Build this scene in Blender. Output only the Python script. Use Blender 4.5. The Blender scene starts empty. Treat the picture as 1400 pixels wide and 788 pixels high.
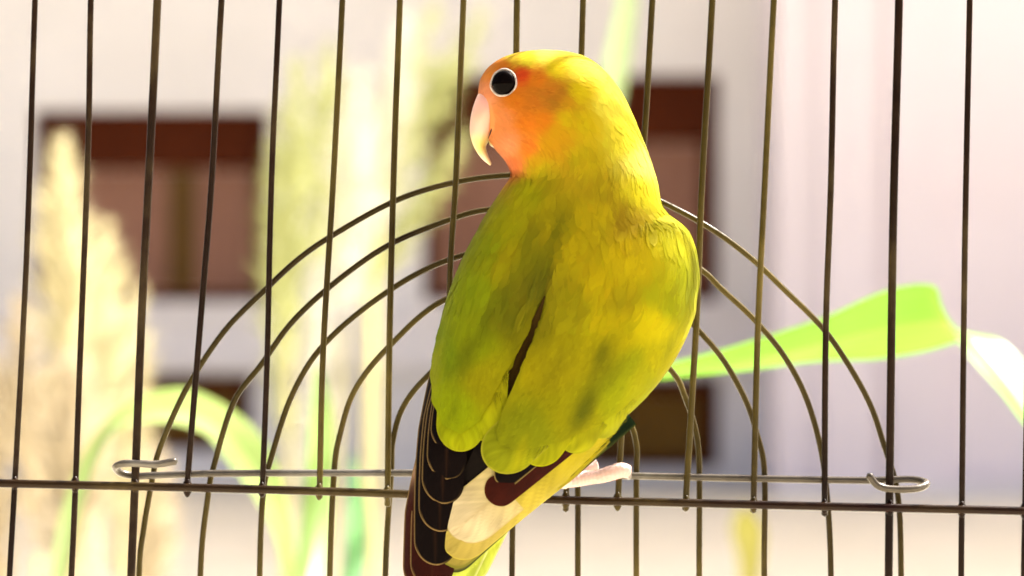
import bpy, math, random
import numpy as np
from mathutils import Vector
random.seed(7); rng = np.random.default_rng(7)
S = bpy.context.scene
COL = S.collection

# ------------------------------------------------------------------ camera, sky, sun, exposure
CAM_D, CAM_H, W0 = 0.90, 1.25, 0.28          # metres to the cage front, height above ground, frame width there
cam = bpy.data.cameras.new('camera'); cam_o = bpy.data.objects.new('camera', cam); COL.objects.link(cam_o)
cam.sensor_width = 36.0; cam.lens = 36.0 * CAM_D / W0
cam_o.location = (0, -CAM_D, CAM_H); cam_o.rotation_euler = (math.radians(90), 0, 0)
cam.clip_start = 0.05; cam.clip_end = 2000
cam.dof.use_dof = True; cam.dof.focus_distance = 0.868; cam.dof.aperture_fstop = cam.lens / 8.0
S.camera = cam_o

SUN_EL, SUN_AZ = math.radians(52), math.radians(54)     # azimuth measured from +Y (away from the camera) towards +X
sun_dir = Vector((math.sin(SUN_AZ) * math.cos(SUN_EL), math.cos(SUN_AZ) * math.cos(SUN_EL), math.sin(SUN_EL)))
world = bpy.data.worlds.new('World'); S.world = world; world.use_nodes = True
wn = world.node_tree.nodes; wl = world.node_tree.links
bg = wn['Background']; sky = wn.new('ShaderNodeTexSky'); sky.sky_type = 'NISHITA'; sky.sun_disc = False
sky.sun_elevation = SUN_EL; sky.sun_rotation = SUN_AZ
sky.air_density = 0.30; sky.dust_density = 9.0; sky.ozone_density = 0.3
wl.new(sky.outputs[0], bg.inputs[0]); bg.inputs[1].default_value = 0.14
sun = bpy.data.lights.new('sun', 'SUN'); sun_o = bpy.data.objects.new('sun', sun); COL.objects.link(sun_o)
sun.energy = 4.5; sun.angle = math.radians(0.53); sun.color = (1.0, 0.95, 0.86)
sun_o.rotation_euler = sun_dir.to_track_quat('Z', 'Y').to_euler(); sun_o.location = (3, 4, 8)
vs = S.view_settings; vs.view_transform = 'Standard'; vs.look = 'None'; vs.exposure = 2.12; vs.gamma = 1.0
vs.use_curve_mapping = False
S.cycles.use_denoising = True
S.cycles.transparent_max_bounces = 24; S.cycles.max_bounces = 8

# ------------------------------------------------------------------ helpers
def P(px, py, Y=0.0):
    """photo pixel on the vertical plane at depth Y (metres behind the cage front) -> world point"""
    s = W0 / 1400 * (CAM_D + Y) / CAM_D
    return Vector(((px - 700) * s, Y, CAM_H + (394 - py) * s))
def lin(c):
    c = np.asarray(c, float) / 255
    return np.where(c <= 0.04045, c / 12.92, ((c + 0.055) / 1.055) ** 2.4)
def pchip(xs, ys):
    xs = np.asarray(xs, float); ys = np.asarray(ys, float); h = np.diff(xs); d = np.diff(ys) / h
    m = np.zeros_like(ys)
    for i in range(1, len(xs) - 1):
        if d[i-1] * d[i] > 0:
            w1 = 2*h[i] + h[i-1]; w2 = h[i] + 2*h[i-1]; m[i] = (w1 + w2) / (w1/d[i-1] + w2/d[i])
    m[0], m[-1] = d[0], d[-1]
    def f(x):
        x = np.clip(np.asarray(x, float), xs[0], xs[-1])
        i = np.clip(np.searchsorted(xs, x, 'right') - 1, 0, len(h) - 1)
        t = (x - xs[i]) / h[i]
        return ((2*t**3 - 3*t**2 + 1) * ys[i] + (t**3 - 2*t**2 + t) * h[i] * m[i]
                + (-2*t**3 + 3*t**2) * ys[i+1] + (t**3 - t**2) * h[i] * m[i+1])
    return f
def catmull(pts, n):
    """smooth curve through rows of pts (any dimension), n samples"""
    p = np.asarray(pts, float)
    dist = np.r_[0, np.cumsum(np.maximum(np.linalg.norm(np.diff(p, axis=0), axis=1), 1e-9) ** 0.5)]
    out = []; t = np.linspace(0, dist[-1], n)
    m = np.zeros_like(p)
    m[1:-1] = (p[2:] - p[:-2]) / (dist[2:] - dist[:-2])[:, None]
    m[0] = (p[1] - p[0]) / (dist[1] - dist[0]); m[-1] = (p[-1] - p[-2]) / (dist[-1] - dist[-2])
    for x in t:
        i = min(max(int(np.searchsorted(dist, x, 'right')) - 1, 0), len(p) - 2)
        h = dist[i+1] - dist[i]; u = (x - dist[i]) / h
        out.append((2*u**3-3*u**2+1)*p[i] + (u**3-2*u**2+u)*h*m[i] + (-2*u**3+3*u**2)*p[i+1] + (u**3-u**2)*h*m[i+1])
    return np.array(out)
def mk(name, v, f, mat, parent=None, smooth=True, col=None, uv=None, bn=None, origin=None):
    """one mesh object from world-space vertices; children are kept relative to their thing's origin"""
    v = np.asarray(v, float).reshape(-1, 3)
    org = np.zeros(3)
    if parent is not None:
        q = parent
        while q is not None: org = org + np.array(q.location); q = q.parent
    elif origin is not None: org = np.array(origin, float)
    me = bpy.data.meshes.new(name); me.from_pydata((v - org).tolist(), [], [list(map(int, q)) for q in f])
    if col is not None:
        a = me.color_attributes.new('Col', 'FLOAT_COLOR', 'POINT')
        c = np.c_[np.asarray(col, float).reshape(-1, 3), np.ones(len(v))]
        a.data.foreach_set('color', c.astype(np.float32).ravel())
    if bn is not None:
        a = me.attributes.new('body_normal', 'FLOAT_VECTOR', 'POINT')
        a.data.foreach_set('vector', np.asarray(bn, np.float32).ravel())
    if uv is not None:
        l = me.uv_layers.new(name='UVMap')
        idx = np.zeros(len(me.loops), np.int32); me.loops.foreach_get('vertex_index', idx)
        l.data.foreach_set('uv', np.asarray(uv, np.float32)[idx].ravel())
    me.update()
    if smooth: me.polygons.foreach_set('use_smooth', [True] * len(me.polygons))
    if mat: me.materials.append(mat)
    o = bpy.data.objects.new(name, me); COL.objects.link(o)
    if parent is not None: o.parent = parent
    elif origin is not None: o.location = origin
    return o
def thing(name, label, cat, loc, group=None):
    o = bpy.data.objects.new(name, None); COL.objects.link(o); o.location = loc; o.empty_display_size = 0.02
    o['label'] = label; o['category'] = cat
    if group: o['group'] = group
    return o
def tube(path, r, sides=10, n=None, smooth_path=True, cap=True):
    p = np.asarray([tuple(q) for q in path], float)
    if smooth_path: p = catmull(p, n or max(8, 6 * len(p)))
    k = len(p); rr = np.interp(np.linspace(0, 1, k), np.linspace(0, 1, len(np.atleast_1d(r))), np.atleast_1d(r))
    t = np.gradient(p, axis=0); t /= np.linalg.norm(t, axis=1)[:, None]
    a = np.array([0, 1, 0.0]) if abs(t[0][1]) < .9 else np.array([1, 0, 0.0])
    V = []; F = []
    nrm = np.cross(t[0], a); nrm /= np.linalg.norm(nrm)
    ang = np.linspace(0, 2*np.pi, sides, endpoint=False)
    for i in range(k):
        nrm = nrm - t[i] * nrm.dot(t[i]); nrm /= np.linalg.norm(nrm); b = np.cross(t[i], nrm)
        V += [p[i] + rr[i] * (math.cos(x) * nrm + math.sin(x) * b) for x in ang]
    for i in range(k - 1):
        for j in range(sides):
            F.append((i*sides+j, i*sides+(j+1) % sides, (i+1)*sides+(j+1) % sides, (i+1)*sides+j))
    if cap:
        V += [p[0] - t[0]*rr[0]*.7, p[-1] + t[-1]*rr[-1]*.7]; c0 = k*sides
        for j in range(sides):
            F.append((c0, (j+1) % sides, j)); F.append((c0+1, (k-1)*sides+j, (k-1)*sides+(j+1) % sides))
    return V, F
def box(x0, x1, y0, y1, z0, z1):
    v = [(x, y, z) for x in (x0, x1) for y in (y0, y1) for z in (z0, z1)]
    return v, [(0,1,3,2), (4,6,7,5), (0,4,5,1), (2,3,7,6), (0,2,6,4), (1,5,7,3)]
def join(parts):
    V = []; F = []
    for v, f in parts:
        n = len(V); V += [tuple(q) for q in v]; F += [tuple(i + n for i in q) for q in f]
    return V, F

# ------------------------------------------------------------------ materials
class NT:
    def __init__(s, name):
        s.m = bpy.data.materials.new(name); s.m.use_nodes = True; s.t = s.m.node_tree; s.n = s.t.nodes; s.l = s.t.links
        s.b = s.n['Principled BSDF']; s.out = s.n['Material Output']
    def add(s, typ, **kw):
        n = s.n.new(typ)
        for k, v in kw.items():
            if k.startswith('i_'): n.inputs[k[2:].replace('_', ' ')].default_value = v
            else: setattr(n, k, v)
        return n
    def link(s, a, b): s.l.new(a, b)
    def math(s, op, a, b=None, c=None):
        n = s.n.new('ShaderNodeMath'); n.operation = op
        for i, x in enumerate((a, b, c)):
            if x is None: continue
            if isinstance(x, (int, float)): n.inputs[i].default_value = x
            else: s.l.new(x, n.inputs[i])
        return n.outputs[0]
    def ramp(s, fac, stops):
        r = s.n.new('ShaderNodeValToRGB'); e = r.color_ramp.elements
        while len(e) < len(stops): e.new(0.5)
        for q, (p, c) in zip(e, stops): q.position = p; q.color = (*c, 1)
        s.l.new(fac, r.inputs[0]); return r.outputs[0]
def mottled(name, c1, c2, scale, rough=0.8, bump=0.0, bscale=None, detail=6, spec=0.3):
    t = NT(name); co = t.add('ShaderNodeTexCoord')
    n = t.add('ShaderNodeTexNoise', i_Scale=scale, i_Detail=detail, i_Roughness=0.6); t.link(co.outputs['Object'], n.inputs['Vector'])
    t.link(t.ramp(n.outputs[0], [(0.3, c1), (0.7, c2)]), t.b.inputs['Base Color'])
    t.b.inputs['Roughness'].default_value = rough; t.b.inputs['Specular IOR Level'].default_value = spec
    if bump:
        n2 = t.add('ShaderNodeTexNoise', i_Scale=bscale or scale*6, i_Detail=5.0); t.link(co.outputs['Object'], n2.inputs['Vector'])
        b = t.add('ShaderNodeBump', i_Strength=bump, i_Distance=0.01); t.link(n2.outputs[0], b.inputs['Height']); t.link(b.outputs[0], t.b.inputs['Normal'])
    return t.m
def wire_material(name, stops, metal, spec):
    t = NT(name); co = t.add('ShaderNodeTexCoord')
    n = t.add('ShaderNodeTexNoise', i_Scale=16.0, i_Detail=4.0, i_Roughness=0.6); t.link(co.outputs['Object'], n.inputs['Vector'])
    n2 = t.add('ShaderNodeTexNoise', i_Scale=420.0, i_Detail=3.0); t.link(co.outputs['Object'], n2.inputs['Vector'])
    f = t.math('ADD', t.math('MULTIPLY', n.outputs[0], 0.9), t.math('MULTIPLY', n2.outputs[0], 0.10))
    t.link(t.ramp(f, stops), t.b.inputs['Base Color'])
    t.b.inputs['Metallic'].default_value = metal; t.b.inputs['Roughness'].default_value = 0.24; t.b.inputs['Specular IOR Level'].default_value = spec
    b = t.add('ShaderNodeBump', i_Strength=0.25, i_Distance=0.0004); t.link(n2.outputs[0], b.inputs['Height']); t.link(b.outputs[0], t.b.inputs['Normal'])
    return t.m
def feather_material(name, alpha=True, trans=0.28, nmix=0.6, barbs=1.0, base_fade=False, spec=0.025, sheen=0.0):
    t = NT(name); at = t.add('ShaderNodeAttribute', attribute_name='Col'); uv = t.add('ShaderNodeUVMap')
    sp = t.add('ShaderNodeSeparateXYZ'); t.link(uv.outputs[0], sp.inputs[0])
    u = t.math('ABSOLUTE', t.math('MULTIPLY_ADD', sp.outputs[0], 2.0, -1.0)); v = sp.outputs[1]
    barb = t.math('SUBTRACT', t.math('MULTIPLY', v, 1.6), u)
    geo = t.add('ShaderNodeTexCoord'); sc = t.add('ShaderNodeVectorMath', operation='SCALE'); sc.inputs['Scale'].default_value = 260.0
    t.link(geo.outputs['Object'], sc.inputs[0]); s2 = t.add('ShaderNodeSeparateXYZ'); t.link(sc.outputs[0], s2.inputs[0])
    cb = t.add('ShaderNodeCombineXYZ'); t.link(t.math('MULTIPLY', barb, 22.0 * barbs), cb.inputs[0]); t.link(s2.outputs[0], cb.inputs[1]); t.link(s2.outputs[2], cb.inputs[2])
    n = t.add('ShaderNodeTexNoise', i_Scale=1.0, i_Detail=3.0, i_Roughness=0.6); t.link(cb.outputs[0], n.inputs['Vector'])
    hsv = t.add('ShaderNodeHueSaturation'); t.link(at.outputs['Color'], hsv.inputs['Color'])
    t.link(t.math('MULTIPLY_ADD', n.outputs[0], 0.36, 0.82), hsv.inputs['Value'])
    t.link(hsv.outputs[0], t.b.inputs['Base Color'])
    t.b.inputs['Roughness'].default_value = 0.62; t.b.inputs['Specular IOR Level'].default_value = spec
    t.b.inputs['Sheen Weight'].default_value = sheen; t.b.inputs['Sheen Roughness'].default_value = 0.35; t.b.inputs['Sheen Tint'].default_value = (1, .97, .85, 1)
    if nmix:
        an = t.add('ShaderNodeAttribute', attribute_name='body_normal'); g = t.add('ShaderNodeNewGeometry')
        m = t.add('ShaderNodeMix', data_type='VECTOR'); m.inputs[0].default_value = nmix
        t.link(g.outputs['Normal'], m.inputs[4]); t.link(an.outputs['Vector'], m.inputs[5])
        nn = t.add('ShaderNodeVectorMath', operation='NORMALIZE'); t.link(m.outputs[1], nn.inputs[0]); t.link(nn.outputs[0], t.b.inputs['Normal'])
    else:
        bp = t.add('ShaderNodeBump', i_Strength=0.35, i_Distance=0.0004); t.link(n.outputs[0], bp.inputs['Height']); t.link(bp.outputs[0], t.b.inputs['Normal'])
    tr = t.add('ShaderNodeBsdfTranslucent'); t.link(hsv.outputs[0], tr.inputs['Color'])
    mx = t.add('ShaderNodeMixShader'); mx.inputs[0].default_value = trans
    t.link(t.b.outputs[0], mx.inputs[1]); t.link(tr.outputs[0], mx.inputs[2]); res = mx.outputs[0]
    if alpha:
        r = t.math('MAXIMUM', t.math('POWER', u, 2.0), t.math('POWER', v, 3.0))
        e = t.math('ADD', r, t.math('MULTIPLY_ADD', n.outputs[0], 1.1, -0.55))
        a = t.add('ShaderNodeMapRange', interpolation_type='SMOOTHSTEP'); t.link(e, a.inputs[0])
        a.inputs[1].default_value = 1.0; a.inputs[2].default_value = 0.0
        tp = t.add('ShaderNodeBsdfTransparent'); mx2 = t.add('ShaderNodeMixShader')
        t.link(a.outputs[0], mx2.inputs[0]); t.link(tp.outputs[0], mx2.inputs[1]); t.link(res, mx2.inputs[2]); res = mx2.outputs[0]
    if base_fade:
        a = t.add('ShaderNodeMapRange', interpolation_type='SMOOTHSTEP'); t.link(t.math('ADD', v, t.math('MULTIPLY_ADD', n.outputs[0], .6, -.3)), a.inputs[0])
        a.inputs[1].default_value = 0.30; a.inputs[2].default_value = 0.75
        tp = t.add('ShaderNodeBsdfTransparent'); mx2 = t.add('ShaderNodeMixShader')
        t.link(a.outputs[0], mx2.inputs[0]); t.link(tp.outputs[0], mx2.inputs[1]); t.link(res, mx2.inputs[2]); res = mx2.outputs[0]
    t.link(res, t.out.inputs[0]); return t.m
def vcol_material(name, rough=0.5, sss=0.0, trans=0.0, bump=0.0, bscale=800, spec=0.4):
    t = NT(name); at = t.add('ShaderNodeAttribute', attribute_name='Col'); t.link(at.outputs['Color'], t.b.inputs['Base Color'])
    t.b.inputs['Roughness'].default_value = rough; t.b.inputs['Specular IOR Level'].default_value = spec
    if sss:
        t.b.inputs['Subsurface Weight'].default_value = sss; t.b.inputs['Subsurface Scale'].default_value = 0.003
        t.b.inputs['Subsurface Radius'].default_value = (1, .5, .3)
    if bump:
        co = t.add('ShaderNodeTexCoord'); n = t.add('ShaderNodeTexNoise', i_Scale=bscale, i_Detail=4.0); t.link(co.outputs['Object'], n.inputs['Vector'])
        b = t.add('ShaderNodeBump', i_Strength=bump, i_Distance=0.0006); t.link(n.outputs[0], b.inputs['Height']); t.link(b.outputs[0], t.b.inputs['Normal'])
    if trans:
        tr = t.add('ShaderNodeBsdfTranslucent'); t.link(at.outputs['Color'], tr.inputs['Color']); mx = t.add('ShaderNodeMixShader'); mx.inputs[0].default_value = trans
        t.link(t.b.outputs[0], mx.inputs[1]); t.link(tr.outputs[0], mx.inputs[2]); t.link(mx.outputs[0], t.out.inputs[0])
    return t.m
def plain(name, c, rough=0.6, spec=0.4, coat=0.0):
    t = NT(name); t.b.inputs['Base Color'].default_value = (*c, 1); t.b.inputs['Roughness'].default_value = rough
    t.b.inputs['Specular IOR Level'].default_value = spec; t.b.inputs['Coat Weight'].default_value = coat
    return t.m
def wood(name, c1, c2):
    t = NT(name); co = t.add('ShaderNodeTexCoord'); mp = t.add('ShaderNodeMapping'); mp.inputs['Scale'].default_value = (14, 14, 1.2)
    t.link(co.outputs['Object'], mp.inputs[0]); n = t.add('ShaderNodeTexNoise', i_Scale=2.0, i_Detail=6.0); t.link(mp.outputs[0], n.inputs['Vector'])
    t.link(t.ramp(n.outputs[0], [(0.3, c1), (0.7, c2)]), t.b.inputs['Base Color']); t.b.inputs['Roughness'].default_value = 0.6; t.b.inputs['Specular IOR Level'].default_value = 0.06
    return t.m

M_WIRE = wire_material('dark cage wire', [(0.34, (.004, .0012, .0006)), (0.50, (.012, .006, .003)), (0.68, (.045, .032, .014))], 0.0, 0.05)
M_STEEL = wire_material('dull steel wire', [(0.34, (.025, .017, .009)), (0.50, (.07, .06, .045)), (0.68, (.17, .16, .14))], 0.2, 0.25)
M_RAIL = wire_material('brown rail wire', [(0.34, (.008, .002, .001)), (0.50, (.018, .010, .003)), (0.68, (.055, .04, .012))], 0.0, 0.08)
M_WIRE_LIT = wire_material('olive lit wire', [(0.34, (.014, .008, .002)), (0.50, (.036, .026, .006)), (0.68, (.08, .06, .016))], 0.0, 0.06)  # olive of reflected light near the bird put into the wire colour
M_CREAM = mottled('cream stucco', (.73, .70, .655), (.80, .77, .73), 1.2, 0.9, 0.3, 30)
M_PINK = mottled('pale pink stucco', (.79, .71, .72), (.84, .765, .78), 0.9, 0.9, 0.3, 30)
M_TRIM = mottled('grey white render', (.74, .70, .67), (.80, .76, .73), 1.5, 0.9, 0.2, 30)
M_GROUND = mottled('sandy ground', (.53, .485, .37), (.62, .57, .45), 1.6, 0.95, 0.5, 40)
M_WDARK = wood('dark red brown wood', (.055, .0095, .0018), (.09, .018, .0035))
M_WMID = wood('mauve brown wood', (.235, .115, .072), (.31, .158, .105))
M_WOLIVE = wood('olive brown wood', (.085, .045, .010), (.125, .068, .018))
M_WWARM = wood('warm brown wood', (.15, .075, .012), (.21, .11, .02))
M_LEAF = vcol_material('strap leaf', 0.36, trans=0.5, bump=0.25, bscale=60, spec=0.6)
M_PLUME = vcol_material('plume', 0.7, trans=0.25)
M_STALK = mottled('straw stalk', (.42, .40, .16), (.55, .50, .25), 20, 0.7)

# ------------------------------------------------------------------ setting: ground and the buildings across the yard
g = mk('ground', [(-400, -400, 0), (400, -400, 0), (400, 600, 0), (-400, 600, 0)], [(0, 1, 2, 3)], M_GROUND, smooth=False); g['kind'] = 'structure'

def facade(x0, x1, z1, holes, Y, rec, mat, parent, thick=5.0):
    """one wall with real recessed openings; holes are (hx0,hx1,hz0,hz1)"""
    xs = sorted({x0, x1, *[h[0] for h in holes], *[h[1] for h in holes]}); zs = sorted({0.0, z1, *[h[2] for h in holes], *[h[3] for h in holes]})
    V = []; F = []
    def quad(*q): n = len(V); V.extend(q); F.append((n, n+1, n+2, n+3))
    for i in range(len(xs)-1):
        for j in range(len(zs)-1):
            cx, cz = (xs[i]+xs[i+1])/2, (zs[j]+zs[j+1])/2
            if any(h[0] < cx < h[1] and h[2] < cz < h[3] for h in holes): continue
            quad((xs[i], Y, zs[j]), (xs[i+1], Y, zs[j]), (xs[i+1], Y, zs[j+1]), (xs[i], Y, zs[j+1]))
    for a, b, c, d in holes:
        R = Y + rec
        quad((a, Y, c), (a, R, c), (a, R, d), (a, Y, d)); quad((b, R, c), (b, Y, c), (b, Y, d), (b, R, d))
        quad((a, Y, c), (b, Y, c), (b, R, c), (a, R, c)); quad((a, R, d), (b, R, d), (b, Y, d), (a, Y, d))
        quad((a, R, c), (b, R, c), (b, R, d), (a, R, d))
    B = Y + thick
    quad((x0, B, 0), (x0, Y, 0), (x0, Y, z1), (x0, B, z1)); quad((x1, Y, 0), (x1, B, 0), (x1, B, z1), (x1, Y, z1))
    quad((x1, B, 0), (x0, B, 0), (x0, B, z1), (x1, B, z1)); quad((x0, Y, z1), (x1, Y, z1), (x1, B, z1), (x0, B, z1))
    return mk('wall', V, F, mat, parent, smooth=False)
def window(parent, h, Y, rec, tall):
    a, b, c, d = h; w = b - a; e = 0.004; fw = 0.11
    yb = Y + rec - e
    fr = [box(a+e, a+fw*.6, yb-.10, yb, c+e, d-e), box(b-fw, b-e, yb-.10, yb, c+e, d-e),
          box(a+fw*.6, b-fw, yb-.10, yb, c+e, c+fw*.6), box(a+fw*.6, b-fw, yb-.10, yb, d-fw, d-e)]
    o = mk('window', *join(fr), M_WDARK, parent, smooth=False)
    zt = d - fw - (d - c) * (0.22 if tall else 0.0)
    m = a + w * 0.62
    if tall: mk('lintel_shade_panel', *box(a+fw*.6+e, b-fw-e, yb-.085, yb-.03, zt+e, d-fw-e), M_WDARK, o, smooth=False)  # dark wood strip with the lintel's shade put into its colour
    mk('mullion', *box(m-.085, m+.085, yb-.095, yb-.02, c+fw*.6+e, zt-e), M_WOLIVE, o, smooth=False)
    sm = M_WMID if tall else M_WWARM
    for x0, x1 in ((a+fw*.6+e, m-.085-e), (m+.085+e, b-fw-e)):
        z0 = c+fw*.6+e; z1 = zt-e; st = 0.07; y1 = yb-.025
        pp = [box(x0, x0+st, y1-.045, y1, z0, z1), box(x1-st, x1, y1-.045, y1, z0, z1), box(x0+st, x1-st, y1-.045, y1, z0, z0+st), box(x0+st, x1-st, y1-.045, y1, z1-st, z1),
              box(x0+st, x1-st, y1-.02, y1-.002, z0+st, z1-st)]
        mk('shutter', *join(pp), sm, o, smooth=False)
    if tall: mk('sill', *box(a-.06, b+.06, Y-.09, Y-.003, c-.09, c-.002), M_TRIM, o, smooth=False)
YB = 19.9
def R(px0, px1, py0, py1, Y=YB):
    a = P(px0, py1, Y); b = P(px1, py0, Y); return (a.x, b.x, max(a.z, 0.03), b.z)
bl = thing('building', 'cream rendered building with brown shuttered windows in two rows', 'building', (0, YB, 0))
holes = [R(44, 368, 150, 413), R(578, 985, 102, 413), R(-20, 345, 512, 618), R(600, 985, 516, 642),
         R(-560, -180, 140, 413), R(-560, -200, 512, 618)]
facade(-45, P(1062, 0, YB).x + .6, 24.0, holes, YB, 0.28, M_CREAM, bl)  # unseen upper storeys, raised so their shadow evens the light on the wall
for i, h in enumerate(holes): window(bl, h, YB, 0.28, tall=i in (0, 1, 4))
bx = R(-900, 1042, 428, 505)
mk('string_course', *box(bx[0], bx[1], YB-.07, YB-.004, bx[2], bx[3]), M_TRIM, bl, smooth=False)
YP = 18.6
x0 = P(1062, 0, YP).x
pb = thing('building', 'plain pale pink stucco building on the right', 'building', (x0, YP, 0))
facade(x0, x0 + 20, 24.0, [], YP, 0.2, M_PINK, pb, 7)  # same added height out of view, to shade the ground in front
for k, px in enumerate((1160, 1252)):
    q = P(px, 0, YP).x
    mk('downpipe' if k else 'pilaster', *box(q-.16, q+.16, YP-.05, YP-.003, 0.02, 23.5), M_PINK, pb, smooth=False)
mk('plinth', *box(x0-.02, x0+20.02, YP-.09, YP-.055, 0.0, 0.10), M_TRIM, pb, smooth=False)

# ------------------------------------------------------------------ plants behind the cage
def plume(parent, tip, base, hw, Y, c, n=420, droop=0.25, name='plume'):
    """a feathery flower head: hundreds of fine wisps round a stalk from base to tip (pixels at depth Y)"""
    a = np.array(P(*base, Y)); b = np.array(P(*tip, Y)); L = np.linalg.norm(b - a); s = W0/1400*(CAM_D+Y)/CAM_D
    ax = (b - a) / L; sd = np.cross(ax, (0, 1, 0)); sd /= np.linalg.norm(sd); fd = np.cross(sd, ax)
    V = []; F = []; C = []
    for i in range(n):
        t = random.random() ** 0.85; w = hw * s * (0.16 + 1.25 * math.sin(math.pi * min(1, (1 - t) * 0.75 + 0.05)) * 0.8)
        ang = random.random() * 2 * math.pi; out = math.cos(ang) * sd + math.sin(ang) * fd
        p0 = a + ax * L * t * 0.97; ln = w * random.uniform(.6, 1.15)
        p1 = p0 + ax * ln * 0.9 + out * ln * 0.55; p2 = p0 + ax * ln * (1.5 - droop) + out * ln * 1.0 - np.array((0, 0, droop * ln * .4))
        wd = np.cross(p2 - p0, (random.random()-.5, 1, random.random()-.5)); wd = wd / np.linalg.norm(wd) * ln * 0.05
        k = len(V); V += [p0 - wd*.5, p0 + wd*.5, p1 - wd, p1 + wd, p2]; F += [(k, k+1, k+3, k+2), (k+2, k+3, k+4)]
        cc = np.array(c) * random.uniform(.75, 1.2); C += [cc] * 5
    mk(name, V, F, M_PLUME, parent, col=C)
def stalk(parent, base, Y, foot, r=0.0035):
    a = P(*base, Y); mk('stalk', *tube([a, (a + Vector((foot[0], foot[1], 0.0)) * 1) * .5 + Vector((0, 0, -.1)) if False else Vector(((a.x+foot[0])/2, (a.y+foot[1])/2, a.z*.5)), Vector((foot[0], foot[1], 0.0))], [r, r*1.3, r*1.6], 6), M_STALK, parent)
CREAM = (.48, .44, .27); LIME = (.30, .32, .13); WHITE = (.46, .45, .36); BEIGE = (.42, .36, .25)
def pampas(label, loc, heads, Y0):
    t = thing('pampas_grass', label, 'plant', loc, 'pampas clumps behind the cage')
    for tip, base, hw, dY, c, n in heads:
        plume(t, tip, base, hw, Y0 + dY, c, n); stalk(t, base, Y0 + dY, (loc[0] + random.uniform(-.05, .05), loc[1] + random.uniform(-.05, .05)))
    return t
xa = P(100, 0, 2.2).x
pampas('pale cream pampas grass clump at far left in front of the window', (xa, 2.2, 0), [
    ((86, 178), (98, 640), 52, 0, CREAM, 400), ((144, 300), (130, 720), 52, .05, CREAM, 320), ((190, 380), (170, 760), 38, .1, CREAM, 240), ((24, 400), (50, 760), 44, -.05, BEIGE, 300),
    ((176, 430), (160, 800), 40, .1, BEIGE, 320), ((100, 480), (100, 850), 60, -.1, BEIGE, 420), ((-30, 470), (0, 860), 50, 0, BEIGE, 320),
    ((215, 610), (190, 900), 45, .15, BEIGE, 300)], 2.2)
xb = P(400, 0, 4.0).x
pampas('yellow green pampas grass between the two windows', (xb, 4.0, 0), [
    ((405, 70), (395, 470), 40, 0, LIME, 320), ((376, 180), (392, 620), 38, .05, LIME, 260), ((492, 90), (470, 440), 44, -.1, WHITE, 260), ((452, 50), (440, 400), 40, .2, LIME, 200),
    ((440, 330), (425, 760), 34, .1, WHITE, 180)], 4.0)
xc = P(520, 0, 4.6).x
pampas('arching pale pampas grass leaning right beside the bird', (xc, 4.6, 0), [
    ((668, 4), (510, 300), 34, 0, LIME, 240), ((640, 172), (500, 400), 32, .05, LIME, 230), ((560, 0), (505, 330), 40, -.1, WHITE, 200), ((600, -10), (520, 260), 34, .1, LIME, 130)], 4.6)

def ribbon(path, widths, n=40, cols=23, fold=0.25, c=(.2, .42, .03), jit=0.12):
    """a strap leaf: path rows (px,py,Y); widths rows (dx,dy,dY metres) half width vectors in pixels"""
    jn = catmull(np.hstack([np.array(path, float), np.array(widths, float)]), n); pc = jn[:, :3]; wc = jn[:, 3:]; V = []; F = []; C = []
    for i in range(n):
        s = W0/1400*(CAM_D+pc[i][2])/CAM_D; o = np.array(P(*pc[i])); w = np.array((wc[i][0]*s, wc[i][2], -wc[i][1]*s))
        t = np.array(P(*pc[min(i+1, n-1)])) - np.array(P(*pc[max(i-1, 0)])); nn = np.cross(t, w); nn = nn / (np.linalg.norm(nn) + 1e-12) * np.linalg.norm(w)
        for j in range(cols):
            u = -1 + 2*j/(cols-1); V.append(o + w*u + nn*fold*(abs(u)-.5) + nn*.05*math.sin(i*.55+u*2)); q = 1.18 if abs(u) < .06 else 1 + jit*math.sin(j*2.3) + .10*math.sin(i*.31+j*.2)*math.sin(i*.13)
            C.append(np.array(c) * q)
    for i in range(n-1):
        for j in range(cols-1): F.append((i*cols+j, i*cols+j+1, (i+1)*cols+j+1, (i+1)*cols+j))
    return V, F, C
def leaf(parent, path, widths, **k):
    V, F, C = ribbon(path, widths, **k); return mk('leaf', V, F, M_LEAF, parent, col=C)
GREEN = (.095, .215, .012)
q = P(585, 0, .32)
lp = thing('strap_leaf_plant', 'long bright green leaf bending over behind the cage on the right', 'plant', (q.x, .32, 0))
leaf(lp, [(560, 1400, .32), (570, 1000, .32), (590, 830, .30), (640, 740, .36), (730, 610, .40), (840, 525, .42), (930, 506, .42), (1020, 490, .42), (1120, 468, .42), (1200, 449, .42), (1275, 437, .418), (1308, 444, .414), (1345, 478, .403), (1400, 545, .388), (1450, 625, .375)],
     [(5, 0, 0), (8, 2, 0), (10, 6, 0), (10, 8, 0), (9, 10, .001), (2, 9, .002), (1, 12, .003), (0, 19, .005), (-1, 31, .006), (-2, 46, .008), (4, 44, .006), (26, 22, .007), (34, -4, .009), (34, -6, .009), (18, -3, .004)], n=70, c=GREEN)
leaf(lp, [(560, 1400, .32), (590, 1050, .36), (650, 900, .42), (760, 830, .5), (860, 880, .56), (900, 1000, .6)],
     [(4, 0, 0), (10, 2, 0), (14, 10, 0), (2, 24, .01), (-14, 14, .01), (-3, 1, 0)], c=GREEN)
q = P(160, 0, .55)
ll = thing('strap_leaf_plant', 'lime green arching leaf behind the lower left of the cage', 'plant', (q.x, .55, 0))
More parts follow.
